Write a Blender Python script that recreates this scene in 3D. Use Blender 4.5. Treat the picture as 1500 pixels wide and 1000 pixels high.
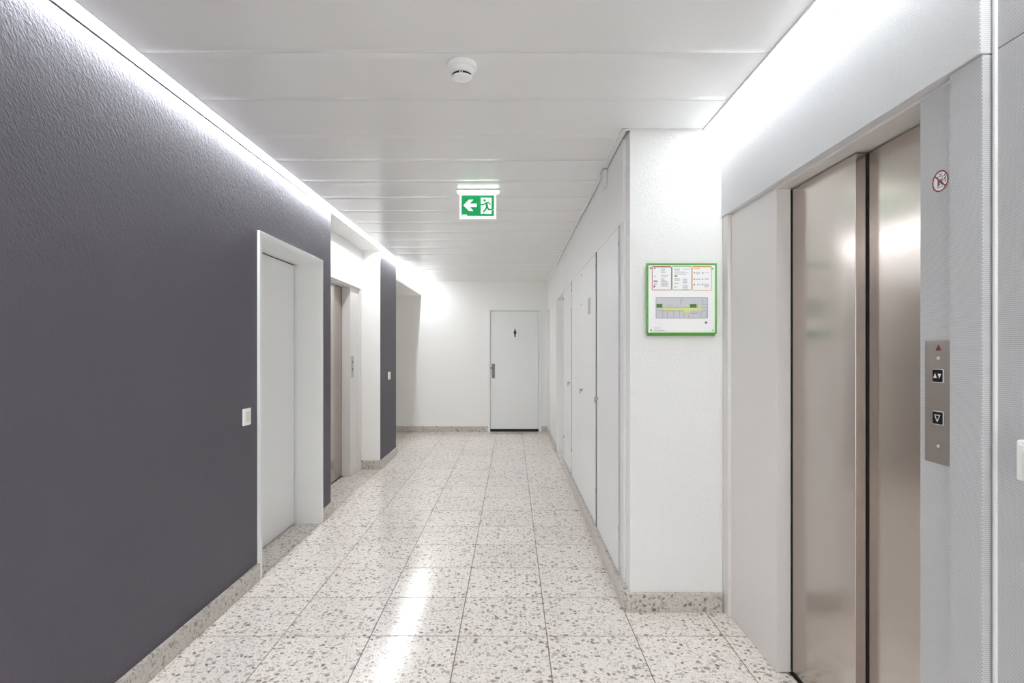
import bpy, bmesh, math, random
from mathutils import Vector

random.seed(7)
for o in list(bpy.data.objects):
    bpy.data.objects.remove(o, do_unlink=True)
S = bpy.context.scene
COL = S.collection

# ------------------------------------------------------------------ camera
CAM_H = 1.35
cd = bpy.data.cameras.new('camera')
cam = bpy.data.objects.new('camera', cd)
COL.objects.link(cam)
cam.location = (0, 0, CAM_H)
cam.rotation_euler = (math.pi / 2, 0, 0)
cd.sensor_width = 36.0
cd.lens = 20.0
cd.shift_y = 12.5 / 1500.0
cd.clip_start = 0.05
S.camera = cam

# ------------------------------------------------------------------ world, exposure
w = bpy.data.worlds.new('world')
S.world = w
w.use_nodes = True
w.node_tree.nodes['Background'].inputs[0].default_value = (1.0, 0.98, 0.955, 1)   # added fill daylight, enters through made-up glazing behind the viewer
w.node_tree.nodes['Background'].inputs[1].default_value = 1.7
S.view_settings.view_transform = 'Standard'
S.view_settings.look = 'None'
S.view_settings.gamma = 1.0
S.view_settings.use_curve_mapping = False
S.view_settings.exposure = 1.42
try:
    S.cycles.max_bounces = 16
    S.cycles.diffuse_bounces = 12
    S.cycles.glossy_bounces = 6
except Exception:
    pass
LED = 60.0          # radiance of the long light line
LED_SHORT = 28.0    # radiance of the short light line over the near lift

# ------------------------------------------------------------------ materials
def srgb(r, g, b):
    f = lambda c: (c / 12.92) if c <= 0.04045 else ((c + 0.055) / 1.055) ** 2.4
    return (f(r / 255), f(g / 255), f(b / 255), 1)


class NT:
    def __init__(self, name):
        self.m = bpy.data.materials.new(name)
        self.m.use_nodes = True
        self.t = self.m.node_tree
        self.b = self.t.nodes['Principled BSDF']

    def n(self, kind, **kw):
        nd = self.t.nodes.new(kind)
        for k, v in kw.items():
            setattr(nd, k, v)
        return nd

    def l(self, a, b):
        self.t.links.new(a, b)

    def set(self, **kw):
        for k, v in kw.items():
            self.b.inputs[k.replace('_', ' ')].default_value = v

    def pos(self):
        return self.n('ShaderNodeNewGeometry').outputs['Position']

    def math(self, op, a, b=None, clamp=False):
        nd = self.n('ShaderNodeMath', operation=op, use_clamp=clamp)
        for i, v in enumerate((a, b)):
            if v is None:
                continue
            if isinstance(v, (int, float)):
                nd.inputs[i].default_value = v
            else:
                self.l(v, nd.inputs[i])
        return nd.outputs[0]

    def ramp(self, fac, stops):
        nd = self.n('ShaderNodeValToRGB')
        cr = nd.color_ramp
        while len(cr.elements) < len(stops):
            cr.elements.new(0.5)
        for e, (p, c) in zip(cr.elements, stops):
            e.position = p
            e.color = c
        self.l(fac, nd.inputs[0])
        return nd.outputs[0]

    def mix(self, fac, a, b):
        nd = self.n('ShaderNodeMix', data_type='RGBA')
        for i, v in ((0, fac), (6, a), (7, b)):
            if isinstance(v, (int, float)):
                nd.inputs[i].default_value = v
            elif isinstance(v, tuple):
                nd.inputs[i].default_value = v
            else:
                self.l(v, nd.inputs[i])
        return nd.outputs[2]

    def bump(self, h, strength, dist):
        nd = self.n('ShaderNodeBump')
        nd.inputs['Strength'].default_value = strength
        nd.inputs['Distance'].default_value = dist
        self.l(h, nd.inputs['Height'])
        self.l(nd.outputs[0], self.b.inputs['Normal'])


def plain(name, col, rough=0.5, metal=0.0, spec=0.5, grain=0.0, gscale=60):
    x = NT(name)
    x.set(Base_Color=col, Roughness=rough, Metallic=metal)
    x.b.inputs['Specular IOR Level'].default_value = spec
    if grain:
        nz = x.n('ShaderNodeTexNoise')
        nz.inputs['Scale'].default_value = gscale
        nz.inputs['Detail'].default_value = 4
        x.l(x.pos(), nz.inputs['Vector'])
        x.bump(nz.outputs[0], grain, 0.002)
    return x.m


def glow(name, col, strength):
    x = NT(name)
    x.set(Base_Color=col, Roughness=0.4)
    x.b.inputs['Emission Color'].default_value = col
    x.b.inputs['Emission Strength'].default_value = strength
    return x.m


def plaster(name, col, rough, scale, strength, dist, stretch=(1, 1, 1), vary=0.0):
    x = NT(name)
    x.set(Roughness=rough)
    mp = x.n('ShaderNodeMapping', vector_type='TEXTURE')
    mp.inputs['Scale'].default_value = stretch
    mp.inputs['Rotation'].default_value = (math.radians(38), 0, 0)
    x.l(x.pos(), mp.inputs['Vector'])
    a = x.n('ShaderNodeTexNoise')
    a.inputs['Scale'].default_value = scale
    a.inputs['Detail'].default_value = 3
    a.inputs['Roughness'].default_value = 0.55
    a.inputs['Distortion'].default_value = 0.6
    x.l(mp.outputs[0], a.inputs['Vector'])
    b = x.n('ShaderNodeTexVoronoi', feature='SMOOTH_F1')
    b.inputs['Scale'].default_value = scale * 0.55
    x.l(mp.outputs[0], b.inputs['Vector'])
    hgt = x.math('ADD', x.math('MULTIPLY', a.outputs[0], 1.0), x.math('MULTIPLY', b.outputs['Distance'], -0.35))
    x.bump(hgt, strength, dist)
    c = x.n('ShaderNodeTexNoise')
    c.inputs['Scale'].default_value = 1.7
    x.l(x.pos(), c.inputs['Vector'])
    d = tuple(min(1, v * (1 - vary)) for v in col[:3]) + (1,)
    e = tuple(min(1, v * (1 + vary)) for v in col[:3]) + (1,)
    x.l(x.mix(c.outputs[0], d, e), x.b.inputs['Base Color'])
    return x.m


def terrazzo(name, rough, dark=1.0, coat=0.0):
    x = NT(name)
    p = x.pos()
    nz = x.n('ShaderNodeTexNoise')
    nz.inputs['Scale'].default_value = 45
    nz.inputs['Detail'].default_value = 1
    x.l(p, nz.inputs['Vector'])
    off = x.n('ShaderNodeVectorMath', operation='SCALE')
    x.l(nz.outputs['Color'], off.inputs[0])
    off.inputs['Scale'].default_value = 0.022
    pw = x.n('ShaderNodeVectorMath', operation='ADD')
    x.l(p, pw.inputs[0])
    x.l(off.outputs[0], pw.inputs[1])
    pw = pw.outputs[0]
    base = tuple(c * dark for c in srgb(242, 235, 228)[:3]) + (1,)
    cl = x.n('ShaderNodeTexNoise')
    cl.inputs['Scale'].default_value = 3
    cl.inputs['Detail'].default_value = 3
    x.l(p, cl.inputs['Vector'])
    col = x.mix(cl.outputs[0], tuple(c * .93 for c in base[:3]) + (1,), base)
    # three sizes of stone chips: pale, medium, large and dark
    for sc, thr, keep, stops in (
        (150, 0.60, 0.70, [(0, srgb(196, 187, 179)), (0.4, srgb(218, 210, 203)), (0.75, srgb(252, 249, 246)), (1, srgb(210, 197, 184))]),
        (80, 0.58, 0.70, [(0, srgb(172, 163, 157)), (0.45, srgb(206, 198, 191)), (0.7, srgb(226, 219, 212)), (1, srgb(186, 172, 160))]),
        (42, 0.54, 0.36, [(0, srgb(124, 115, 110)), (0.35, srgb(160, 150, 144)), (0.72, srgb(196, 187, 180)), (1, srgb(150, 135, 123))]),
    ):
        v = x.n('ShaderNodeTexVoronoi')
        v.inputs['Scale'].default_value = sc
        v.inputs['Randomness'].default_value = 1
        x.l(pw, v.inputs['Vector'])
        sep = x.n('ShaderNodeSeparateColor')
        x.l(v.outputs['Color'], sep.inputs[0])
        # each chip has its own size
        size = x.math('MULTIPLY', sep.outputs[1], thr * 0.55)
        lim = x.math('ADD', size, thr * 0.5)
        m = x.math('MULTIPLY', x.math('SUBTRACT', lim, v.outputs['Distance']), 14, clamp=True)
        k = x.math('LESS_THAN', sep.outputs[0], keep)
        m = x.math('MULTIPLY', m, k)
        cc = x.ramp(sep.outputs[2], stops)
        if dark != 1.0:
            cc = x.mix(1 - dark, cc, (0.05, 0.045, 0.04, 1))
        col = x.mix(m, col, cc)
    oi = x.n('ShaderNodeObjectInfo')
    tint = x.math('ADD', x.math('MULTIPLY', oi.outputs['Random'], 0.07), 0.94)
    mul = x.n('ShaderNodeVectorMath', operation='SCALE')
    x.l(col, mul.inputs[0])
    x.l(tint, mul.inputs['Scale'])
    x.l(mul.outputs[0], x.b.inputs['Base Color'])
    rn = x.n('ShaderNodeTexNoise')
    rn.inputs['Scale'].default_value = 9
    rn.inputs['Detail'].default_value = 5
    x.l(p, rn.inputs['Vector'])
    r = x.math('ADD', x.math('MULTIPLY', rn.outputs[0], 0.10), rough - 0.05)
    x.l(r, x.b.inputs['Roughness'])
    x.b.inputs['Specular IOR Level'].default_value = 0.5
    return x.m


def woven(name, col):
    """light grey lining with a fine woven relief"""
    x = NT(name)
    x.set(Roughness=0.55)
    sp = x.n('ShaderNodeSeparateXYZ')
    x.l(x.pos(), sp.inputs[0])
    u = x.math('ADD', sp.outputs[1], sp.outputs[0])
    cv = x.n('ShaderNodeCombineXYZ')
    x.l(u, cv.inputs[0])
    x.l(sp.outputs[2], cv.inputs[1])
    br = x.n('ShaderNodeTexBrick', offset=0.5)
    br.inputs['Scale'].default_value = 1.0
    br.inputs['Brick Width'].default_value = 0.0062
    br.inputs['Row Height'].default_value = 0.0046
    br.inputs['Mortar Size'].default_value = 0.0009
    br.inputs['Mortar Smooth'].default_value = 0.9
    x.l(cv.outputs[0], br.inputs['Vector'])
    fac = br.outputs['Fac']
    lo = tuple(c * 0.62 for c in col[:3]) + (1,)
    x.l(x.mix(fac, col, lo), x.b.inputs['Base Color'])
    x.bump(x.math('SUBTRACT', 1.0, fac), 0.55, 0.0012)
    return x.m


def brushed(name, col, rough, vertical=True):
    x = NT(name)
    x.set(Metallic=1.0, Roughness=rough)
    mp = x.n('ShaderNodeMapping')
    mp.inputs['Scale'].default_value = (420, 420, 3) if vertical else (3, 3, 420)
    x.l(x.pos(), mp.inputs['Vector'])
    nz = x.n('ShaderNodeTexNoise')
    nz.inputs['Scale'].default_value = 1
    nz.inputs['Detail'].default_value = 4
    x.l(mp.outputs[0], nz.inputs['Vector'])
    lo = tuple(c * 0.90 for c in col[:3]) + (1,)
    x.l(x.mix(nz.outputs[0], lo, col), x.b.inputs['Base Color'])
    big = x.n('ShaderNodeTexNoise')
    big.inputs['Scale'].default_value = 3.0
    big.inputs['Detail'].default_value = 3
    x.l(x.pos(), big.inputs['Vector'])
    r = x.math('ADD', x.math('MULTIPLY', nz.outputs[0], 0.10),
               x.math('ADD', x.math('MULTIPLY', big.outputs[0], 0.05), rough - 0.06))
    x.l(r, x.b.inputs['Roughness'])
    x.set(Anisotropic=0.2, Anisotropic_Rotation=0.25)
    tg = x.n('ShaderNodeTangent', direction_type='RADIAL', axis='Z')
    x.l(tg.outputs[0], x.b.inputs['Tangent'])
    return x.m


M = {}
M['dark_plaster'] = plaster('dark_plaster', srgb(91, 88, 97), 0.62, 150, 0.58, 0.0055, (1, 1, 2.1), 0.05)
M['white_plaster'] = plaster('white_plaster', srgb(240, 240, 239), 0.60, 120, 0.95, 0.0045, (1, 1, 1), 0.0)
M['white_wall'] = plaster('white_wall', srgb(245, 244, 242), 0.60, 180, 0.12, 0.0015, (1, 1, 1), 0.0)
M['panel_white'] = plain('panel_white', srgb(240, 240, 240), 0.35, grain=0.03, gscale=30)
M['door_white'] = plain('door_white', srgb(237, 238, 238), 0.38, grain=0.03, gscale=40)
M['frame_white'] = plain('frame_white', srgb(240, 241, 240), 0.35)
M['ceiling_metal'] = plain('ceiling_metal', srgb(240, 240, 240), 0.27, spec=0.5)
M['ceiling_back'] = plain('ceiling_back', srgb(120, 120, 120), 0.8)
M['trim_white'] = plain('trim_white', srgb(236, 236, 235), 0.35)
M['terrazzo'] = terrazzo('terrazzo', 0.13)
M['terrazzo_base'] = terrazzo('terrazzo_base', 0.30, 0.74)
M['grout'] = plain('grout', srgb(118, 109, 101), 0.8, grain=0.2, gscale=400)
M['woven'] = woven('woven', srgb(213, 213, 216))
M['woven_light'] = woven('woven_light', srgb(232, 232, 234))  # paler copy of woven, paints the stronger light on the header
M['lining'] = plain('lining', srgb(229, 225, 222), 0.42, grain=0.03, gscale=200)
M['steel'] = brushed('steel', srgb(197, 188, 182), 0.165)
M['steel_plate'] = brushed('steel_plate', srgb(176, 168, 162), 0.36, False)
M['bright_rim'] = plain('bright_rim', srgb(235, 235, 233), 0.3, 0.3)
M['chrome'] = plain('chrome', srgb(215, 215, 215), 0.15, 1.0)
M['grey_metal'] = plain('grey_metal', srgb(176, 176, 176), 0.45, 0.7)
M['dull_metal'] = plain('dull_metal', srgb(128, 128, 128), 0.45, 0.6)
M['shadow_black'] = plain('rubber_black', srgb(28, 27, 27), 0.7)  # shade painted black: door gaps, slots, behind leaves
M['black'] = plain('print_black', srgb(22, 22, 23), 0.4)
M['gloss_black'] = plain('gloss_black', srgb(18, 18, 19), 0.12)
M['plastic_white'] = plain('plastic_white', srgb(249, 249, 248), 0.3)
M['plastic_cream'] = plain('plastic_cream', srgb(232, 230, 222), 0.3)
M['print_white'] = plain('print_white', srgb(245, 245, 245), 0.4)
M['print_grey'] = plain('print_grey', srgb(150, 152, 156), 0.5)
M['plan_grey'] = plain('plan_grey', srgb(203, 204, 209), 0.5)
M['plate_grey'] = plain('plate_grey', srgb(188, 188, 188), 0.5)
M['plan_line'] = plain('plan_line', srgb(142, 143, 148), 0.5)
M['red'] = plain('print_red', srgb(178, 34, 46), 0.4)
M['dark_red'] = plain('print_dark_red', srgb(140, 22, 45), 0.4)
M['orange'] = plain('print_orange', srgb(226, 150, 62), 0.4)
M['purple'] = plain('print_purple', srgb(125, 85, 120), 0.4)
M['green_frame'] = plain('green_frame', srgb(96, 160, 72), 0.35)
M['green_pale'] = plain('green_pale', srgb(205, 240, 200), 0.4)
M['green_dark'] = plain('print_green_dark', srgb(84, 128, 48), 0.4)
M['green_box'] = plain('print_green_box', srgb(96, 148, 104), 0.4)
M['lime'] = plain('print_lime', srgb(216, 224, 132), 0.4)
M['led'] = glow('led_diffuser', (0.93, 0.97, 1.0, 1), LED)
M['led_opal'] = glow('led_opal', (0.95, 0.98, 1.0, 1), 1.7)   # dimmer opal beside the lamp row
M['led_short'] = glow('led_diffuser_short', (0.93, 0.97, 1.0, 1), LED_SHORT)
M['sign_green'] = glow('sign_green', srgb(0, 150, 84), 0.20)
M['sign_white'] = glow('sign_white', srgb(240, 255, 246), 0.20)
M['sign_bar'] = glow('sign_bar', (0.95, 1, 0.97, 1), 1.6)


gl = NT('glass')
tr = gl.n('ShaderNodeBsdfTransparent')
tr.inputs[0].default_value = (0.96, 0.98, 0.97, 1)
gs = gl.n('ShaderNodeBsdfGlossy')
gs.inputs['Roughness'].default_value = 0.02
mx = gl.n('ShaderNodeMixShader')
mx.inputs[0].default_value = 0.06
gl.l(tr.outputs[0], mx.inputs[1])
gl.l(gs.outputs[0], mx.inputs[2])
gl.l(mx.outputs[0], gl.t.nodes['Material Output'].inputs[0])
M['glass'] = gl.m


# ------------------------------------------------------------------ mesh helpers
class MB:
    """collects shapes given in world metres; build() links them as ONE mesh object"""

    def __init__(self):
        self.bm = bmesh.new()

    def box(self, x0, x1, y0, y1, z0, z1, bev=0.0, seg=2):
        r = bmesh.ops.create_cube(self.bm, size=1)
        vs = r['verts']
        for v in vs:
            v.co = Vector(((x0 + x1) / 2 + v.co.x * (x1 - x0), (y0 + y1) / 2 + v.co.y * (y1 - y0),
                           (z0 + z1) / 2 + v.co.z * (z1 - z0)))
        if bev:
            es = {e for v in vs for e in v.link_edges}
            bmesh.ops.bevel(self.bm, geom=list(es), offset=bev, segments=seg, profile=0.5, affect='EDGES')
        return self

    def prism(self, pts, fn, d0, d1):
        """2-D polygon pts extruded between depths d0 and d1; fn(u, v, d) -> world"""
        a = [self.bm.verts.new(fn(u, v, d0)) for u, v in pts]
        b = [self.bm.verts.new(fn(u, v, d1)) for u, v in pts]
        self.bm.faces.new(a)
        self.bm.faces.new(list(reversed(b)))
        n = len(pts)
        for i in range(n):
            j = (i + 1) % n
            self.bm.faces.new((a[i], b[i], b[j], a[j]))
        return self

    def rect(self, u0, u1, v0, v1, fn, d0, d1):
        return self.prism([(u0, v0), (u1, v0), (u1, v1), (u0, v1)], fn, d0, d1)

    def outline(self, u0, u1, v0, v1, t, fn, d0, d1):
        self.rect(u0, u1, v1 - t, v1, fn, d0, d1)
        self.rect(u0, u1, v0, v0 + t, fn, d0, d1)
        self.rect(u0, u0 + t, v0 + t, v1 - t, fn, d0, d1)
        self.rect(u1 - t, u1, v0 + t, v1 - t, fn, d0, d1)
        return self

    def disc(self, u, v, r, fn, d0, d1, n=24):
        return self.prism([(u + r * math.cos(2 * math.pi * i / n), v + r * math.sin(2 * math.pi * i / n))
                           for i in range(n)], fn, d0, d1)

    def ring(self, u, v, r0, r1, fn, d0, d1, n=40):
        for i in range(n):
            a, b = 2 * math.pi * i / n, 2 * math.pi * (i + 1) / n
            self.prism([(u + r * math.cos(t), v + r * math.sin(t)) for r, t in ((r0, a), (r1, a), (r1, b), (r0, b))],
                       fn, d0, d1)
        return self

    def stroke(self, pts, wd, fn, d0, d1):
        for (u0, v0), (u1, v1) in zip(pts, pts[1:]):
            L = math.hypot(u1 - u0, v1 - v0) or 1e-6
            nx, ny = -(v1 - v0) / L * wd / 2, (u1 - u0) / L * wd / 2
            self.prism([(u0 + nx, v0 + ny), (u0 - nx, v0 - ny), (u1 - nx, v1 - ny), (u1 + nx, v1 + ny)], fn, d0, d1)
        for u, v in pts:
            self.disc(u, v, wd / 2, fn, d0, d1, 12)
        return self

    def lathe(self, prof, c, n=48):
        """profile (radius, height) turned round the vertical through c"""
        rings = []
        for r, z in prof:
            if r < 1e-5:
                rings.append([self.bm.verts.new((c[0], c[1], c[2] + z))])
            else:
                rings.append([self.bm.verts.new((c[0] + r * math.cos(2 * math.pi * i / n),
                                                 c[1] + r * math.sin(2 * math.pi * i / n), c[2] + z)) for i in range(n)])
        for A, B in zip(rings, rings[1:]):
            for i in range(n):
                j = (i + 1) % n
                if len(A) == 1 and len(B) == 1:
                    continue
                if len(A) == 1:
                    self.bm.faces.new((A[0], B[i], B[j]))
                elif len(B) == 1:
                    self.bm.faces.new((A[i], A[j], B[0]))
                else:
                    self.bm.faces.new((A[i], A[j], B[j], B[i]))
        return self

    def cyl(self, p0, p1, r, n=16):
        p0, p1 = Vector(p0), Vector(p1)
        d = (p1 - p0).normalized()
        a = d.orthogonal().normalized()
        b = d.cross(a)
        A = [self.bm.verts.new(p0 + (a * math.cos(2 * math.pi * i / n) + b * math.sin(2 * math.pi * i / n)) * r) for i in range(n)]
        B = [self.bm.verts.new(v.co + (p1 - p0)) for v in A]
        self.bm.faces.new(list(reversed(A)))
        self.bm.faces.new(B)
        for i in range(n):
            j = (i + 1) % n
            self.bm.faces.new((A[i], A[j], B[j], B[i]))
        return self

    def build(self, name, mat, parent=None, smooth=False, label=None, mats=None):
        bm = self.bm
        bmesh.ops.recalc_face_normals(bm, faces=bm.faces[:])
        xs = [v.co.copy() for v in bm.verts]
        lo = Vector(tuple(min(c[i] for c in xs) for i in range(3)))
        hi = Vector(tuple(max(c[i] for c in xs) for i in range(3)))
        org = Vector(((lo.x + hi.x) / 2, (lo.y + hi.y) / 2, lo.z))
        for v in bm.verts:
            v.co -= org
        me = bpy.data.meshes.new(name)
        bm.to_mesh(me)
        bm.free()
        me.materials.append(M[mat])
        if mats:                       # extra (material, test on face normal) pairs
            for k, (mm, test) in enumerate(mats):
                me.materials.append(M[mm])
                for p in me.polygons:
                    if test(p.normal):
                        p.material_index = k + 1
        if smooth:
            for p in me.polygons:
                p.use_smooth = True
            try:
                me.set_sharp_from_angle(angle=math.radians(35))
            except Exception:
                pass
        o = bpy.data.objects.new(name, me)
        COL.objects.link(o)
        o['worg'] = tuple(org)
        if parent is None:
            o.location = org
        else:
            o.parent = parent
            o.location = org - Vector(parent['worg'])
        if label:
            o['label'] = label
        return o


def tag(o, label, cat=None, group=None, kind=None):
    o['label'] = label
    if cat:
        o['category'] = cat
    if group:
        o['group'] = group
    if kind:
        o['kind'] = kind
    return o


def thing(name, loc, label, cat, group=None, kind=None):
    o = bpy.data.objects.new(name, None)
    o.empty_display_size = 0.05
    COL.objects.link(o)
    o.location = loc
    o['worg'] = tuple(loc)
    return tag(o, label, cat, group, kind)


def B(*a, **k):
    return MB().box(*a, **k)


def struct(o, label, cat):
    return tag(o, label, cat, None, 'structure')


# ------------------------------------------------------------------ main dimensions (metres)
XL = -1.495          # face of the dark wall
XR = 0.595           # face of the cupboards and the far right wall
YB = 9.414           # end wall
YR = -2.75           # wall behind the camera
ZC = 2.49            # panelled ceiling
ZT = 2.60            # top of the shell
CY = 2.949           # front of the white column
LT = 2.037           # underside of the lift headers

# ------------------------------------------------------------------ floor
fl = struct(B(-3.7, 1.35, YR - .1, YB + .1, -0.12, -0.0025).build('floor', 'grout'),
            'pale speckled terrazzo tile floor running the length of the corridor', 'floor')
TW, TD, GX, GY = 0.417, 0.4191, 0.0042, 0.0068
tile_mesh = {}


def tile(x0, x1, y0, y1):
    key = (round(x1 - x0, 4), round(y1 - y0, 4))
    if key not in tile_mesh:
        b = MB().box(-key[0] / 2, key[0] / 2, -key[1] / 2, key[1] / 2, -0.0125, 0.0)
        up = [e for e in b.bm.edges if all(v.co.z > -0.001 for v in e.verts)]
        bmesh.ops.bevel(b.bm, geom=up, offset=0.0012, segments=1, affect='EDGES')
        me = bpy.data.meshes.new('tile')
        b.bm.to_mesh(me)
        b.bm.free()
        me.materials.append(M['terrazzo'])
        tile_mesh[key] = me
    o = bpy.data.objects.new('tile', tile_mesh[key])
    COL.objects.link(o)
    o.parent = fl
    o.location = Vector(((x0 + x1) / 2, (y0 + y1) / 2, 0)) - Vector(fl['worg'])
    return o


x_joint0, y_joint0 = -0.252, 2.689
for r in range(-13, 17):
    ya, yb = y_joint0 + r * TD + GY / 2, y_joint0 + (r + 1) * TD - GY / 2
    yb = min(yb, YB + 0.02)
    if yb - ya < 0.02:
        continue
    for c in range(-8, 4):
        xa, xb = x_joint0 + c * TW + GX / 2, x_joint0 + (c + 1) * TW - GX / 2
        mx = (xa + xb) / 2
        if xb < XL - 0.02:
            near_door = yb > 3.3 and ya < 4.5 and xb > -1.75
            lift = yb > 4.6 and ya < 6.6 and xb > -1.95
            side = yb > 7.25
            if not (near_door or lift or side):
                continue
        if xa > XR + 0.1 and ya > 3.0 and not (yb > 6.4 and xa < 0.8):
            continue
        if xa > 1.2:
            continue
        tile(xa, xb, ya, yb)

# ------------------------------------------------------------------ walls
wl = MB()
wl.box(-1.95, XL, YR, 3.345, 0, ZT)
wl.box(-1.95, XL, 3.345, 4.447, 2.043, ZT)
wl.box(-1.95, XL, 4.447, 4.692, 0, ZT)
struct(wl.build('wall_left', 'dark_plaster'),
       'dark charcoal roughcast wall with a white door let into it', 'wall')
pier = B(-3.7, XL, 6.455, 7.33, 0, ZT).build('wall_left_pier', 'white_wall',
                                            mats=[('dark_plaster', lambda n: n.x > 0.9)])
struct(pier, 'short charcoal wall pier with a white side beyond the far lift', 'wall')
struct(B(-3.7, XL, 7.33, YB, 2.254, ZT).build('wall_left_lintel', 'white_wall'),
       'white lintel over the side passage at the corridor end', 'wall')
struct(B(-3.8, -3.7, 7.2, YB + .1, 0, ZT).build('wall_side_passage', 'white_wall'),
       'white wall closing the side passage', 'wall')
struct(B(-1.96, -1.90, 4.692, 6.455, 0, ZT).build('wall_left_shaft', 'white_wall'),
       'wall behind the far lift doors', 'wall')
struct(B(-1.94, XL, 4.692, 6.455, 2.482, ZT).build('ceiling_left_alcove', 'white_wall'),
       'white soffit above the far lift alcove', 'ceiling')

wb = MB()
wb.box(-3.8, -0.383, YB, YB + .15, 0, ZT)
wb.box(-0.383, 0.462, YB, YB + .15, 2.004, ZT)
wb.box(0.462, 1.4, YB, YB + .15, 0, ZT)
struct(wb.build('wall_back', 'white_wall'), 'smooth white end wall around the toilet door', 'wall')
wq = MB()
wq.box(-1.95, -1.25, YR - .1, YR, 0, ZT)
wq.box(0.95, 1.4, YR - .1, YR, 0, ZT)
wq.box(-1.25, 0.95, YR - .1, YR, 2.15, ZT)
struct(wq.build('wall_rear', 'white_wall'), 'white wall around the glazed end behind the viewer', 'wall')
wd = thing('window_1', (-0.15, YR - .05, 0), 'glazed white-framed end of the corridor behind the viewer', 'window', kind='structure')  # unseen glazing, added so that daylight fills in from behind
g = MB()
g.box(-1.25, -1.19, YR - .08, YR - .02, 0, 2.15)
g.box(0.89, 0.95, YR - .08, YR - .02, 0, 2.15)
g.box(-1.19, 0.89, YR - .08, YR - .02, 2.09, 2.15)
g.box(-1.19, 0.89, YR - .08, YR - .02, 0, 0.08)
g.box(-0.18, -0.12, YR - .08, YR - .02, 0.08, 2.09)
g.build('window_frame', 'frame_white', wd)
B(-1.19, -0.18, YR - .053, YR - .047, 0.08, 2.09).build('pane', 'glass', wd)
B(-0.12, 0.89, YR - .053, YR - .047, 0.08, 2.09).build('pane', 'glass', wd)

wr = MB()
wr.box(1.05, 1.3, 3.06, YB, 0, ZT)
wr.box(XR, 1.05, 7.586, 8.929, 0, ZT)
wr.box(XR, 1.05, 6.536, 7.586, 2.035, ZT)
wr.box(XR, 1.05, 8.929, YB, 2.025, ZT)
wr.box(XR + .01, 1.05, 3.06, 6.536, 2.485, ZT)
struct(wr.build('wall_right', 'white_wall'), 'white wall with recessed doors beyond the cupboards', 'wall')
struct(B(0.612, 1.3, CY, 3.06, 0, ZT).build('wall_right_column', 'white_plaster'),
       'white roughcast column carrying the green-framed evacuation plan', 'wall')
wn = struct(B(1.122, 1.3, YR, 1.322, 0, ZT).build('wall_right_near', 'lining'),
            'grey woven-textured wall beside the near lift', 'wall')
B(1.115, 1.122, YR, 1.318, 0.0, 2.040).build('wall_panel', 'woven', wn)
B(1.115, 1.122, YR, 1.318, 2.043, ZT).build('wall_panel', 'woven', wn)
struct(B(1.262, 1.3, 1.322, CY, 0, ZT).build('wall_right_shaft', 'lining'),
       'wall behind the near lift doors', 'wall')

# ------------------------------------------------------------------ baseboards
BH = 0.1


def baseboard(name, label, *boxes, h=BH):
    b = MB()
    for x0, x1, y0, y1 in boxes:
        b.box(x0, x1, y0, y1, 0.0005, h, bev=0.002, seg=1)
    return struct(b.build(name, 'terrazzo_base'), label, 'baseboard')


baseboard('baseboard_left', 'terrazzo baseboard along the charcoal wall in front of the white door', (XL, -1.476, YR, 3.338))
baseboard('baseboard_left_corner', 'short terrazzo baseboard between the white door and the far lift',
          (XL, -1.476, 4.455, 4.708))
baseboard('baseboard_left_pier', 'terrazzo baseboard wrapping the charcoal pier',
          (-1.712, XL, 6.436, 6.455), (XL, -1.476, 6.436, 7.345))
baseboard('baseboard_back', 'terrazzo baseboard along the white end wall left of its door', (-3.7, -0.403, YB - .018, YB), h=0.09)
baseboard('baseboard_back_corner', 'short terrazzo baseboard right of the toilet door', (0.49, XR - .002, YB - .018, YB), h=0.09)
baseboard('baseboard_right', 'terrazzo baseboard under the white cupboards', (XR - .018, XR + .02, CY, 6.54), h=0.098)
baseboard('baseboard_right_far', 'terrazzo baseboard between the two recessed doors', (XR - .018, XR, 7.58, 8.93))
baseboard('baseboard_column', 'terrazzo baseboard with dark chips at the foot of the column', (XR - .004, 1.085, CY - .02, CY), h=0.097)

# ------------------------------------------------------------------ ceiling
ce = struct(B(-3.8, 1.4, YR - .1, YB + .1, ZT - 0.005, ZT + .1).build('ceiling', 'ceiling_back'),
            'white ceiling of wide cross panels between the light lines', 'ceiling')
PX0, PXA, PXB = -1.424, 0.984, 0.568
PJ, PD = 2.186, 0.4155


def ceiling_panel(x0, x1, y0, y1):
    b = MB()
    n = 8
    prof = []
    for i in range(n + 1):
        t = i / n
        edge = 0.004 if i in (0, n) else 0.0
        s = 0.0003 * (2 * t - 1) ** 4
        prof.append((y0 + (y1 - y0) * t if 0 < i < n else (y0 if i == 0 else y1), ZC + s + edge * 0.2))
    prof.insert(1, (y0 + 0.0015, ZC + 0.0004))
    prof.insert(-1, (y1 - 0.0015, ZC + 0.0004))
    prof += [(y1, ZC + 0.02), (y0, ZC + 0.02)]
    b.prism(prof, lambda u, v, d: (d, u, v), x0, x1)
    return b.build('ceiling_panel', 'ceiling_metal', ce, smooth=True)


k = -12
while True:
    ya, yb = PJ + k * PD + 0.001, PJ + (k + 1) * PD - 0.001
    k += 1
    if yb < YR + 0.05:
        continue
    if ya > YB - 0.02:
        break
    yb = min(yb, YB - 0.001)
    if yb < CY - 0.02:
        ceiling_panel(PX0, PXA, ya, yb)
    elif ya < CY - 0.02:
        L = [(PX0, ya), (PXA, ya), (PXA, CY - 0.02), (PXB, CY - 0.02), (PXB, yb), (PX0, yb)]
        MB().prism(L, lambda u, v, d: (u, v, d), ZC, ZC + 0.02).build('ceiling_panel', 'ceiling_metal', ce)
    else:
        ceiling_panel(PX0, PXB, ya, yb)


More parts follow.
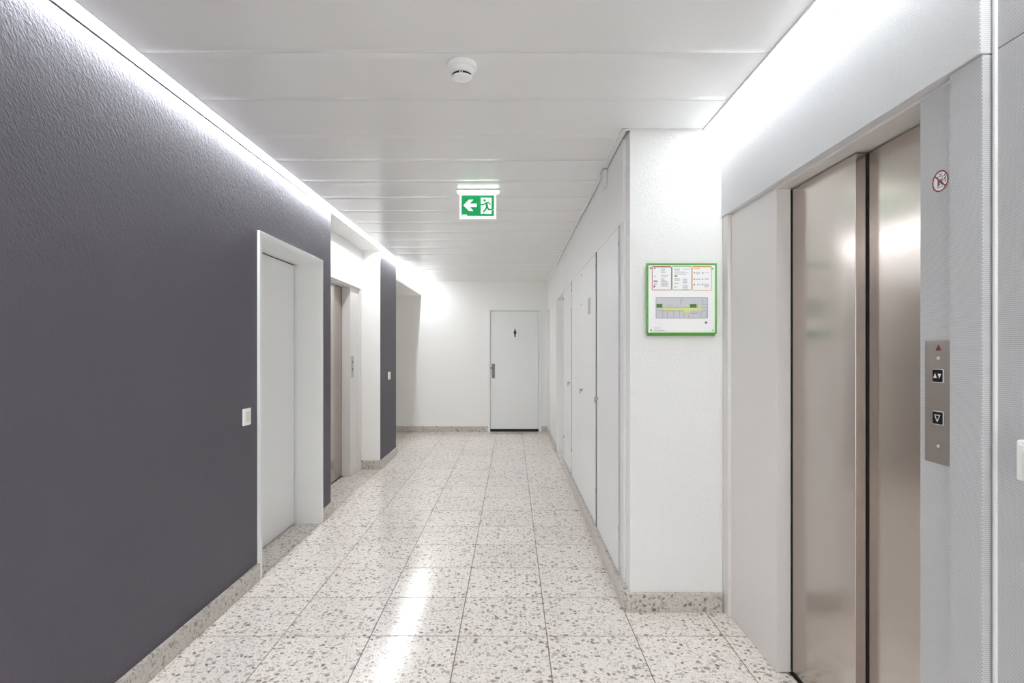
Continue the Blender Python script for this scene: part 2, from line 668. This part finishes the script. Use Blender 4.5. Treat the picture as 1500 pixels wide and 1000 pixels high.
def trim(n, label, *boxes):
    b = MB()
    for q in boxes:
        b.box(*q, bev=0.0015, seg=1)
    return struct(b.build('trim_%d' % n, 'trim_white'), label, 'trim')


trim(1, 'white ceiling edge profile above the cupboards', (PXB, XR - .001, CY - .018, YB - .001, ZC - .006, ZC + .02))
trim(2, 'white ceiling edge profile across the column head', (PXB, PXA, CY - .018, CY - .002, ZC - .004, ZC + .02))
trim(3, 'thin white ceiling edge profile beside the right light line', (PXA, PXA + .009, YR, CY - .002, ZC - .006, ZC + .03))
trim(4, 'thin white ceiling edge profile beside the left light line', (PX0 - .006, PX0, YR, YB - .001, ZC - .001, ZC + .03))
trim(5, 'pale corner bead between the near lift surround and the woven wall', (1.108, 1.116, 1.305, 1.3135, 0.001, 2.595))

# ------------------------------------------------------------------ light lines
t = thing('linear_light', (-1.462, 3.3, ZC - .002), 'long white light line along the top of the charcoal wall', 'light', 'recessed ceiling light lines')
B(-1.486, -1.472, YR + .01, YB - .004, ZC - .002, ZC + .012).build('lamp_row', 'led', t)
B(-1.4715, -1.431, YR + .01, YB - .004, ZC - .002, ZC + .012).build('diffuser', 'led_opal', t)
B(-1.494, -1.4865, YR + .01, YB - .004, ZC - .008, ZC + .03).build('edge_profile', 'grey_metal', t)
B(-1.488, -1.431, YR + .01, YB - .004, ZC + .013, ZC + .06).build('housing', 'trim_white', t)
t = thing('linear_light', (1.03, 0.1, ZC), 'short white light line above the near lift header', 'light', 'recessed ceiling light lines')
B(1.062, 1.076, YR + .01, CY - .003, ZC - .001, ZC + .012).build('lamp_row', 'led_short', t)
B(0.995, 1.0615, YR + .01, CY - .003, ZC - .001, ZC + .012).build('diffuser', 'led_opal', t)
B(1.0775, 1.084, YR + .01, CY - .003, ZC - .002, ZC + .03).build('edge_profile', 'grey_metal', t)
B(0.995, 1.076, YR + .01, CY - .003, ZC + .013, ZC + .06).build('housing', 'trim_white', t)

# ------------------------------------------------------------------ white door in the charcoal wall
d = thing('door_1', (-1.6, 3.9, 0), 'plain white door set deep in the charcoal wall', 'door', kind='structure')
fr = MB()
fr.box(-1.70, -1.482, 3.345, 3.372, 0.001, 2.013)
fr.box(-1.70, -1.482, 4.420, 4.447, 0.001, 2.013)
fr.box(-1.70, -1.482, 3.345, 4.447, 2.013, 2.043)
frame = fr.build('door_frame', 'frame_white', d)
ed = MB()
ed.box(-1.4955, -1.478, 3.336, 3.369, 0.001, 2.018, bev=.002)
ed.box(-1.4955, -1.478, 4.423, 4.456, 0.001, 2.018, bev=.002)
ed.box(-1.4955, -1.478, 3.336, 4.456, 2.018, 2.052, bev=.002)
ed.build('casing', 'frame_white', frame)
B(-1.73, -1.690, 3.376, 4.411, 0.008, 2.004, bev=.002).build('door_leaf', 'door_white', d)
B(-1.75, -1.731, 3.345, 4.447, 0.001, 2.043).build('rebate_seal', 'shadow_black', d)  # black sheet behind the leaf, paints its edge gaps dark

# ------------------------------------------------------------------ toilet door in the end wall
d = thing('door_2', (0.04, YB, 0), 'flat white toilet door with lever handle in the end wall', 'door', kind='structure')
fr = MB()
fr.box(-0.400, -0.362, YB - .020, YB + .10, 0.0, 2.000, bev=.002)
fr.box(0.441, 0.484, YB - .020, YB + .10, 0.0, 2.000, bev=.002)
fr.box(-0.400, 0.484, YB - .020, YB + .10, 2.000, 2.026, bev=.002)
fr.build('door_frame', 'frame_white', d)
leaf = B(-0.358, 0.437, YB + .004, YB + .045, 0.045, 1.996, bev=.002).build('door_leaf', 'door_white', d)
B(-0.362, 0.441, YB + .06, YB + .10, 0.0, 2.0).build('rebate_seal', 'shadow_black', d)  # black backing that paints the shade round the leaf
B(-0.358, 0.437, YB + .010, YB + .04, 0.001, 0.042).build('drop_seal', 'shadow_black', leaf)  # black strip painting the shaded gap under the leaf
B(-0.334, -0.282, YB - .003, YB + .006, 0.885, 1.122, bev=.002).build('handle_plate', 'dull_metal', leaf)
hd = MB()
hd.cyl((-0.300, YB - .003, 1.055), (-0.300, YB - .05, 1.055), 0.010)
hd.box(-0.352, -0.292, YB - .060, YB - .044, 1.040, 1.070, bev=.004)
hd.build('handle', 'dull_metal', leaf, smooth=True)
t = thing('toilet_sign', (0.05, YB, 1.56), 'small white plate with a black standing man on the end wall door', 'sign')
fn = lambda u, v, dd: (0.05 + u, YB + .0035 - dd, 1.633 + v)
MB().rect(-.042, .042, -.08, .08, fn, 0, .002).build('plate', 'print_white', t)
fg = MB()
fg.disc(0, .052, .013, fn, .0021, .003)
fg.prism([(-.022, .034), (.022, .034), (.022, -.012), (.015, -.012), (.015, -.066), (.002, -.066), (.002, -.02),
          (-.002, -.02), (-.002, -.066), (-.015, -.066), (-.015, -.012), (-.022, -.012)], fn, .0021, .003)
fg.build('standing_figure', 'black', t)

# ------------------------------------------------------------------ recessed doors of the right wall
for n, (ya, yb, zt, lab) in enumerate(((6.536, 7.586, 2.035, 'white door recessed in the right wall past the cupboards'),
                                       (8.929, YB, 2.025, 'white door recessed in the corner by the end wall'))):
    d = thing('door_%d' % (3 + n), (0.72, (ya + yb) / 2, 0), lab, 'door', kind='structure')
    fr = MB()
    if n == 0:
        fr.box(XR - .004, 0.80, ya + .002, ya + .022, 0.001, zt - .022)
    else:
        fr.box(XR - .004, 0.80, ya + .001, ya + .022, 0.001, zt - .022)
    fr.box(XR - .004, 0.80, yb - .022, yb - .002, 0.001, zt - .022)
    fr.box(XR - .004, 0.80, ya + .002, yb - .002, zt - .022, zt - .001)
    fr.build('door_frame', 'frame_white', d)
    B(0.72, 0.76, ya + .026, yb - .026, 0.008, zt - .026).build('door_leaf', 'door_white', d)

# ------------------------------------------------------------------ cupboards along the right side
def hinge(leaf, y, z, far=False):
    s = 1 if not far else -1
    b = MB()
    b.cyl((XR - .003, y, z - .075), (XR - .003, y, z + .075), 0.0065, 10)
    b.box(XR - .0025, XR, min(y, y + s * .03), max(y, y + s * .03), z - .05, z + .05)
    b.build('hinge', 'trim_white', leaf, smooth=True)
    q = MB()
    q.cyl((XR - .003, y, z + .075), (XR - .003, y, z + .105), 0.0045, 8)
    q.build('hinge_pin', 'grey_metal', leaf)


def lock(leaf, y, z=1.015):
    b = MB()
    b.cyl((XR, y, z), (XR - .022, y, z), 0.009)
    b.box(XR - .026, XR - .018, y - .008, y + .008, z - .030, z + .010, bev=.002)
    b.build('turn_lock', 'grey_metal', leaf, smooth=True)


def cupboard(y0, y1, label, leaves, post0=0.0):
    c = thing('built_in_cupboard', (XR + .2, (y0 + y1) / 2, 0.098), label, 'cupboard', 'white cupboards along the right side')
    b = MB()
    b.box(XR + .022, XR + .40, y0 + .001, y0 + .019 + post0, 0.099, 2.484)
    b.box(XR + .022, XR + .40, y1 - .019, y1 - .001, 0.099, 2.484)
    b.box(XR + .38, XR + .40, y0 + .019 + post0, y1 - .019, 0.099, 2.484)
    b.box(XR + .022, XR + .38, y0 + .019 + post0, y1 - .019, 0.099, 0.118)
    b.box(XR + .022, XR + .38, y0 + .019 + post0, y1 - .019, 2.020, 2.050)
    b.build('carcass', 'grey_metal_paint', c)
    B(XR + .001, XR + .021, y0 + .0012, y1 - .0012, 2.042, 2.482, bev=.001, seg=1).build('top_panel', 'panel_white', c)
    if post0:
        B(XR + .006, XR + .022, y0, y0 + post0, 0.099, 2.484, bev=.001, seg=1).build('filler_strip', 'panel_white', c)
    for (ya, yb, hy, ly) in leaves:
        lf = B(XR, XR + .020, ya + .0025, yb - .0025, 0.106, 2.0385, bev=.0015, seg=1).build('door', 'panel_white', c)
        for z in (0.27, 1.85):
            hinge(lf, hy, z, far=(hy > (ya + yb) / 2))
        lock(lf, ly)
        # thin grey strip along the hinge or meeting side that faces the corridor entrance
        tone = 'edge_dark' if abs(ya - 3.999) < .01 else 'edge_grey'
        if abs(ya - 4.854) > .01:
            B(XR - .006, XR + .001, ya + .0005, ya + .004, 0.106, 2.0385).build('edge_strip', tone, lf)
    return c


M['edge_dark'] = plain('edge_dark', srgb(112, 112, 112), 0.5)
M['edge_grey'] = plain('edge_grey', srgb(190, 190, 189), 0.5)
M['grey_metal_paint'] = plain('carcass_grey', srgb(150, 150, 150), 0.5)
cupboard(3.061, 3.998, 'single white cupboard beside the roughcast column', [(3.147, 3.998, 3.158, 3.935)], post0=0.084)
c2 = cupboard(3.999, 5.655, 'double-door white cupboard with a small grey plate on its door',
              [(3.999, 4.853, 4.011, 4.792), (4.854, 5.655, 5.643, 4.895)])
# the second leaf is closed by the first: only one lock is fitted
for o in list(c2.children):
    if o.name.startswith('door') and (o['worg'][1] > 4.9):
        for ch in list(o.children):
            if ch.name.startswith('turn_lock'):
                bpy.data.objects.remove(ch, do_unlink=True)
cupboard(5.656, 6.534, 'single white cupboard next to the recessed door', [(5.656, 6.534, 6.522, 5.83)])
pl = MB()
pl.box(XR - .003, XR, 4.32, 4.44, 1.625, 1.75, bev=.0008, seg=1)
tag(pl.build('number_plate', 'plate_grey'), 'small plain grey plate on the double cupboard door', 'plate')
for z in (1.99, 1.74):
    s = MB().cyl((XR - .004, 4.868, z), (XR, 4.868, z), 0.006, 12).build('catch', 'grey_metal')
    s.parent = c2
    s.location = Vector(s['worg']) - Vector(c2['worg'])

# small fitting at the top of the cupboards
t = thing('ceiling_fitting', (XR - .012, 3.60, 2.37), 'small white rounded fitting under the ceiling edge above the cupboards', 'fitting')
fn = lambda u, v, dd: (XR - .001 - dd, 3.60 + u, v)
for u0, lab in ((-.052, 'clip_half'), (.004, 'clip_half')):
    pts = [(u0, 2.475), (u0 + .048, 2.475), (u0 + .048, 2.385)]
    pts += [(u0 + .024 + .024 * math.cos(a), 2.385 - .016 * math.sin(a)) for a in [math.pi * i / 8 for i in range(1, 8)]]
    pts += [(u0, 2.385)]
    MB().prism(pts, fn, 0, .026).build(lab, 'trim_white', t)
B(XR - .030, XR - .001, 3.545, 3.655, 2.4755, 2.483).build('mounting_cap', 'grey_metal', t)

# ------------------------------------------------------------------ near lift (right)
e = thing('elevator', (1.17, 2.0, 0), 'near lift with brushed steel sliding doors and grey woven surround', 'elevator', 'lifts of the corridor')
B(1.085, 1.258, 1.3185, CY - .004, LT, ZT - .01, bev=.003).build('header_panel', 'woven_light', e)
B(1.0905, 1.258, 1.3195, 1.4185, 0.002, LT - .0015, bev=.0025).build('post', 'woven', e)
B(1.0905, 1.258, 2.872, CY - .004, 0.002, LT - .0015, bev=.0025).build('post', 'lining', e)
B(1.107, 1.258, 1.4195, 1.543, 0.002, LT - .012, bev=.0015).build('side_panel', 'woven', e)
B(1.107, 1.167, 2.381, 2.871, 0.002, LT - .012, bev=.0015).build('side_panel', 'lining', e)
B(1.112, 1.258, 1.420, 2.871, LT - .0115, LT - .0005).build('head_reveal', 'lining', e)
lf = B(1.170, 1.206, 1.938, 2.45, 0.006, LT - .018, bev=.0014).build('door_leaf', 'steel', e)
lf2 = B(1.211, 1.240, 1.45, 1.96, 0.006, LT - .018, bev=.0014).build('door_leaf', 'steel', e)
B(1.1685, 1.172, 2.3725, 2.3805, 0.006, LT - .02).build('door_seal', 'shadow_black', e)  # black strips painting the dark gaps at jamb and leaf edge
B(1.2065, 1.2125, 1.9345, 1.9375, 0.006, LT - .02).build('door_seal', 'shadow_black', e)
B(1.242, 1.258, 1.44, 2.46, 0.001, LT - .012).build('shaft_screen', 'shadow_black', e)
B(1.160, 1.241, 1.545, 2.380, 0.0006, 0.0035).build('door_track', 'shadow_black', e)  # black strip painting the dark gap at the threshold

# lift call plate
UP = 'stainless call plate with two black arrow buttons beside the near lift'
t = thing('call_panel', (1.107, 1.47, 1.056), UP, 'control panel')
Yc, Zt = 1.4705, 1.375
fn = lambda u, v, dd: (1.1068 - dd, Yc - u, Zt - v)
B(1.1028, 1.1068, 1.421, 1.520, 1.056, 1.375, bev=.0008, seg=1).build('plate', 'steel_plate', t)
D0 = .004
MB().prism([(-.010, .0265), (.009, .0265), (0, .0115)], fn, D0, D0 + .0005).build('arrow_lamp', 'black', t)
MB().prism([(.001, .0255), (.009, .0265), (.0015, .013), (.0005, .016)], fn, D0 + .0006, D0 + .0009).build('lamp_glint', 'red', t)  # red side of the black and red triangle
for v in (.046, .273):
    MB().disc(0, v, .0042, fn, D0, D0 + .0022, 16).build('screw', 'bright_rim', t)


def rrect(hw, hh, r, cu, cv):
    pts = []
    for sx, sy, a0 in ((1, 1, 0), (-1, 1, 90), (-1, -1, 180), (1, -1, 270)):
        for i in range(5):
            a = math.radians(a0 + 22.5 * i)
            pts.append((cu + sx * (hw - r) + r * math.cos(a), cv + sy * (hh - r) + r * math.sin(a)))
    return pts


for v, kind in ((.0916, 'both'), (.2005, 'down')):
    bt = MB().prism(rrect(.0185, .0178, .004, 0, v), fn, D0, D0 + .0022).build('button_rim', 'bright_rim', t)
    MB().prism(rrect(.0165, .0158, .003, 0, v), fn, D0 + .001, D0 + .0036).build('button_face', 'gloss_black', bt)
    a = MB()
    if kind == 'both':
        a.prism([(-.0135, v + .0058), (-.0015, v + .0058), (-.0075, v - .0065)], fn, D0 + .0037, D0 + .0041)
        a.prism([(.0015, v - .0058), (.0135, v - .0058), (.0075, v + .0065)], fn, D0 + .0037, D0 + .0041)
    else:
        a.stroke([(-.0088, v - .0075), (.0088, v - .0075), (0, v + .009), (-.0088, v - .0075)], .0022, fn, D0 + .0037, D0 + .0041)
    a.build('arrow_mark', 'print_white', bt)

# round sticker: no lift in case of fire
t = thing('prohibition_sign', (1.107, 1.469, 1.759), 'round white sticker with red ring and slash above the call plate', 'sign')
fn = lambda u, v, dd: (1.1068 - dd, 1.469 - u, 1.786 + v)
MB().disc(0, 0, .0275, fn, 0, .0006, 40).build('disc', 'print_white', t)
pc = MB()
pc.outline(-.0095, .0085, -.016, .0125, .0012, fn, .0007, .001)
pc.stroke([(-.003, .019), (-.0005, .015), (.006, .018)], .0016, fn, .0007, .001)
pc.stroke([(-.005, .004), (-.005, -.010)], .0042, fn, .0007, .001)
pc.stroke([(.003, .004), (.003, -.008)], .0040, fn, .0007, .001)
pc.stroke([(-.005, -.002), (.003, -.002)], .003, fn, .0007, .001)
for (u, v) in ((.015, .012), (.018, .006), (.014, .002), (.018, -.003)):
    pc.stroke([(u - .002, v - .002), (u + .001, v + .003)], .0022, fn, .0007, .001)
pc.build('lift_pictogram', 'black', t)
rg = MB()
rg.ring(0, 0, .0240, .0275, fn, .0011, .0015)
rg.stroke([(-.0180, .0165), (.0180, -.0165)], .0036, fn, .0011, .0015)
rg.build('red_ring', 'dark_red', t)

# ------------------------------------------------------------------ far lift (left alcove)
e = thing('elevator', (-1.78, 5.6, 0), 'far lift with steel door in the white alcove between charcoal walls', 'elevator', 'lifts of the corridor')
B(-1.89, -1.70, 4.694, 6.4535, LT, 2.481).build('header_panel', 'panel_white', e)
B(-1.89, -1.730, 6.093, 6.395, 0.002, LT - .012, bev=.0015).build('side_panel', 'lining', e)
B(-1.89, -1.707, 6.3955, 6.4535, 0.002, LT - .0015, bev=.002).build('post', 'lining', e)
B(-1.89, -1.730, 4.76, 5.20, 0.002, LT - .012).build('side_panel', 'lining', e)
B(-1.89, -1.707, 4.694, 4.759, 0.002, LT - .0015).build('post', 'lining', e)
B(-1.89, -1.735, 4.76, 6.395, LT - .0115, LT - .0005).build('head_reveal', 'lining', e)
B(-1.85, -1.822, 5.66, 6.080, 0.006, LT - .018, bev=.0014).build('door_leaf', 'steel', e)
B(-1.885, -1.855, 5.21, 5.68, 0.006, LT - .018, bev=.0014).build('door_leaf', 'steel', e)
B(-1.888, -1.824, 6.081, 6.0925, 0.006, LT - .013).build('door_seal', 'shadow_black', e)  # gap between leaf and jamb, painted black
B(-1.853, -1.814, 5.205, 6.092, 0.0006, 0.0035).build('door_track', 'shadow_black', e)  # threshold gap painted black, as at the near lift
t = thing('call_panel', (-1.729, 6.16, 1.05), 'small pale call plate beside the far lift door', 'control panel')
B(-1.7297, -1.726, 6.118, 6.205, 1.055, 1.285, bev=.0008, seg=1).build('plate', 'plate_grey', t)
for z in (1.22, 1.14):
    B(-1.7259, -1.7235, 6.145, 6.178, z - .016, z + .016, bev=.0008, seg=1).build('button', 'dull_metal', t)

# ------------------------------------------------------------------ switches
def wall_switch(y0, y1, z0, z1, label, rock=True):
    t = thing('light_switch', (XL, (y0 + y1) / 2, z0), label, 'switch', 'light switches on the charcoal walls')
    B(XL + .0005, XL + .009, y0, y1, z0, z1, bev=.002).build('frame', 'plastic_white', t)
    m, k = (y0 + y1) / 2, (y1 - y0) * .30
    n = (z1 - z0) / 2 - .018
    B(XL + .0085, XL + .0125, m - k, m + k, (z0 + z1) / 2 - n, (z0 + z1) / 2 + n, bev=.0015).build('rocker', 'plastic_cream', t)


wall_switch(3.152, 3.240, 0.928, 1.022, 'white square light switch on the charcoal wall next to the white door')
wall_switch(6.85, 6.97, 0.993, 1.085, 'small white light switch on the charcoal pier')

t = thing('wall_socket', (1.115, 1.166, 1.071), 'white surface-mounted switch box on the woven wall', 'switch')
B(1.080, 1.1148, 1.11, 1.221, 1.071, 1.159, bev=.006, seg=3).build('housing', 'plastic_white', t, smooth=True)
B(1.076, 1.081, 1.118, 1.210, 1.079, 1.150, bev=.002).build('cover_plate', 'plastic_white', t)
B(1.073, 1.077, 1.128, 1.198, 1.090, 1.140, bev=.0015).build('rocker', 'plastic_cream', t)

# ------------------------------------------------------------------ evacuation plan on the column
PYF = CY - .024
t = thing('evacuation_plan', (0.868, CY - .012, 1.43), 'green-framed evacuation plan board screwed to the white column', 'sign')
sc = 0.361 / 725
fn = lambda u, v, dd: (0.692 + (u - 120) * sc, PYF + .0 - dd, 1.796 - (v - 120) * sc)
B(fn(135, 0, 0)[0], fn(830, 0, 0)[0], PYF + .004, CY - .0005, fn(0, 868, 0)[2], fn(0, 135, 0)[2]).build('back_box', 'green_frame', t)
MB().rect(120, 845, 850, 120, fn, -.004, .0).build('green_board', 'green_frame', t)
MB().rect(137, 828, 836, 140, fn, .0001, .0006).build('pale_border', 'green_pale', t)
MB().rect(147, 818, 826, 150, fn, .0007, .0012).build('paper', 'print_white', t)
A0, A1, A2, A3 = .0013, .0017, .0018, .0022
MB().outline(180, 372, 400, 152, -6, fn, A0, A1).rect(180, 372, 162, 152, fn, A0, A1).build('red_box', 'red', t)
MB().outline(387, 580, 400, 152, -6, fn, A0, A1).build('green_box', 'green_box', t)
MB().outline(596, 788, 403, 152, -4, fn, A0, A1).rect(596, 788, 161, 150, fn, A0, A1).build('orange_box', 'orange', t)
tx = MB()
for (u0, u1, v0, v1, st) in ((268, 320, 175, 230, 11), (268, 356, 245, 262, 11), (268, 312, 275, 300, 11), (268, 356, 302, 358, 9),
                            (405, 470, 172, 200, 10), (495, 570, 180, 190, 10), (405, 560, 208, 240, 12), (405, 480, 275, 300, 10),
                            (495, 545, 280, 330, 9), (405, 468, 322, 338, 9), (495, 555, 345, 388, 10), (405, 440, 360, 376, 9),
                            (628, 678, 210, 240, 10), (720, 772, 214, 224, 10), (630, 682, 280, 290, 8), (720, 770, 278, 290, 8),
                            (640, 682, 334, 346, 8), (715, 770, 335, 366, 9), (196, 218, 250, 260, 8), (192, 230, 330, 342, 8),
                            (195, 270, 786, 794, 20), (195, 328, 808, 818, 7)):
    v = v0
    while v < v1:
        L = (u1 - u0) * (0.72 + 0.28 * random.random())
        tx.rect(u0, u0 + L, v + 3.2, v, fn, A0, A1)
        v += st
tx.build('small_print', 'print_grey', t)['kind'] = 'stuff'
for (u, v, r) in ((612, 218, 8), (700, 221, 8), (612, 285, 8), (698, 285, 7), (612, 340, 8), (698, 340, 7)):
    MB().disc(u, v, r, fn, A0, A1, 14).build('print_icon', 'print_grey', t)
MB().rect(192, 232, 316, 298, fn, A0, A1).build('print_icon', 'print_grey', t)
MB().rect(408, 436, 262, 244, fn, A0, A1).build('print_icon', 'print_grey', t)
MB().rect(192, 207, 369, 350, fn, A0, A1).build('red_mark', 'dark_red', t)
MB().rect(194, 212, 180, 170, fn, A0, A1).build('red_mark', 'dark_red', t)
MB().rect(608, 668, 180, 172, fn, A0, A1).build('orange_heading', 'orange', t)
MB().rect(218, 747, 690, 472, fn, A0, A1).build('floor_plan', 'plan_grey', t)
ln = MB()
ln.outline(218, 747, 690, 472, -4, fn, A2, A3)
for u in (285, 330, 398, 460, 502):
    ln.rect(u, u + 3, 690, 606, fn, A2, A3)
for u, va, vb in ((680, 690, 610), (465, 545, 480), (484, 520, 480), (690, 545, 490), (640, 580, 545), (735, 690, 610), (548, 690, 650)):
    ln.rect(u, u + 3, va, vb, fn, A2, A3)
for va, ua, ub in ((576, 282, 566), (545, 686, 747), (575, 686, 747), (608, 686, 747), (608, 222, 500), (632, 566, 660), (640, 570, 640), (552, 342, 390)):
    ln.rect(ua, ub, va + 3, va, fn, A2, A3)
ln.build('plan_lines', 'plan_line', t)
MB().rect(280, 640, 606, 581, fn, A2, A3).rect(502, 564, 630, 606, fn, A2, A3).rect(636, 686, 604, 590, fn, A2, A3).rect(
    662, 684, 590, 548, fn, A2, A3).build('escape_route', 'lime', t)
MB().rect(221, 282, 580, 540, fn, A3, A3 + .0003).build('stair_room', 'green_dark', t)
MB().rect(566, 634, 580, 541, fn, A3, A3 + .0003).build('stair_room', 'green_dark', t)
MB().disc(733, 732, 12, fn, A0, A1, 20).build('place_dot', 'purple', t)
for u, v in ((160, 172), (800, 176), (163, 813), (802, 813)):
    MB().disc(u, v, 11, fn, .0013, .006, 16).build('stud', 'chrome', t)

# ------------------------------------------------------------------ exit sign under the ceiling
EY = 4.05
t = thing('exit_sign', (-0.243, EY, 2.27), 'green lit exit sign with arrow and running man under the ceiling', 'sign')
sc = 0.262 / 775
ex0 = -0.243 - 577 * sc
fe = lambda u, v, dd: (ex0 + u * sc, EY - dd, ZC - .024 - (v - 250) * sc)
B(-0.397, -0.086, EY - .022, EY + .022, ZC - .010, ZC - .001, bev=.002).build('base_plate', 'plastic_white', t)
B(-0.388, -0.094, EY - .017, EY + .017, ZC - .026, ZC - .0105, bev=.003).build('light_bar', 'sign_bar', t)
MB().rect(190, 965, 795, 255, fe, -.004, .004).build('acrylic_panel', 'sign_white', t)
MB().rect(234, 916, 730, 300, fe, .0042, .0052).build('green_field', 'sign_green', t)
MB().rect(200, 956, 768, 763, fe, .0042, .0050).build('edge_line', 'plan_grey', t)
Q0, Q1, Q2, Q3 = .0054, .0062, .0064, .0072
aw = MB()
aw.prism([(272, 510), (390, 390), (410, 472), (412, 545), (392, 630)], fe, Q0, Q1)
aw.prism([(390, 390), (485, 390), (410, 472)], fe, Q0, Q1)
aw.prism([(410, 472), (555, 472), (555, 545), (412, 545)], fe, Q0, Q1)
aw.prism([(412, 545), (485, 630), (392, 630)], fe, Q0, Q1)
aw.build('arrow', 'sign_white', t)
MB().prism([(640, 350), (865, 350), (865, 690), (720, 690), (705, 665), (690, 690), (640, 690)], fe, Q0, Q1).build('doorway', 'sign_white', t)
rm = MB()
rm.disc(720, 407, 25, fe, Q2, Q3, 20)
rm.prism([(728, 450), (775, 445), (800, 560), (748, 560), (742, 500)], fe, Q2, Q3)
rm.stroke([(745, 462), (692, 497), (648, 497)], 23, fe, Q2, Q3)
rm.stroke([(755, 455), (815, 456), (838, 492)], 22, fe, Q2, Q3)
rm.stroke([(765, 545), (740, 595), (700, 640)], 32, fe, Q2, Q3)
rm.stroke([(782, 548), (798, 596), (875, 597)], 30, fe, Q2, Q3)
rm.build('running_man', 'sign_green', t)
MB().rect(868, 905, 612, 596, fe, Q0, Q1).build('foot_mark', 'sign_white', t)
MB().rect(246, 350, 726, 704, fe, Q0, Q1).build('maker_strip', 'sign_white', t)

# ------------------------------------------------------------------ smoke detector
c = (-0.200, 2.268, ZC - .001)
t = thing('smoke_detector', c, 'round white smoke detector on the ceiling', 'smoke detector')
MB().lathe([(0, 0), (.058, 0), (.0595, -.004), (.0595, -.016), (.0575, -.020), (.0500, -.0215), (0, -.0215)], c).build('base', 'plastic_white', t, smooth=True)
MB().lathe([(0, -.0216), (.0495, -.0216), (.0492, -.030), (.0455, -.0395), (.0425, -.0425), (.036, -.0425), (0, -.0425)], c).build('body', 'plastic_white', t, smooth=True)
MB().lathe([(0, -.0426), (.0360, -.0426), (.0355, -.0508), (0, -.0508)], c).build('smoke_chamber', 'shadow_black', t, smooth=True)
MB().lathe([(0, -.0509), (.0385, -.0509), (.0400, -.0525), (.0385, -.0560), (.030, -.0595), (.012, -.0615), (0, -.0618)], c).build('cap', 'plastic_white', t, smooth=True)
for i in range(4):
    for da in (-6.5, 6.5):
        a = -math.pi / 2 + math.radians(da) + i * math.pi / 2
        x, y = c[0] + .0385 * math.cos(a), c[1] + .0385 * math.sin(a)
        MB().cyl((x, y, c[2] - .0426), (x, y, c[2] - .0512), .0020, 8).build('rib', 'plastic_white', t)
MB().cyl((c[0], c[1] - .012, c[2] - .0605), (c[0], c[1] - .012, c[2] - .0625), .0022, 10).build('indicator', 'grey_metal', t)

for o in bpy.data.objects:
    if 'worg' in o:
        del o['worg']
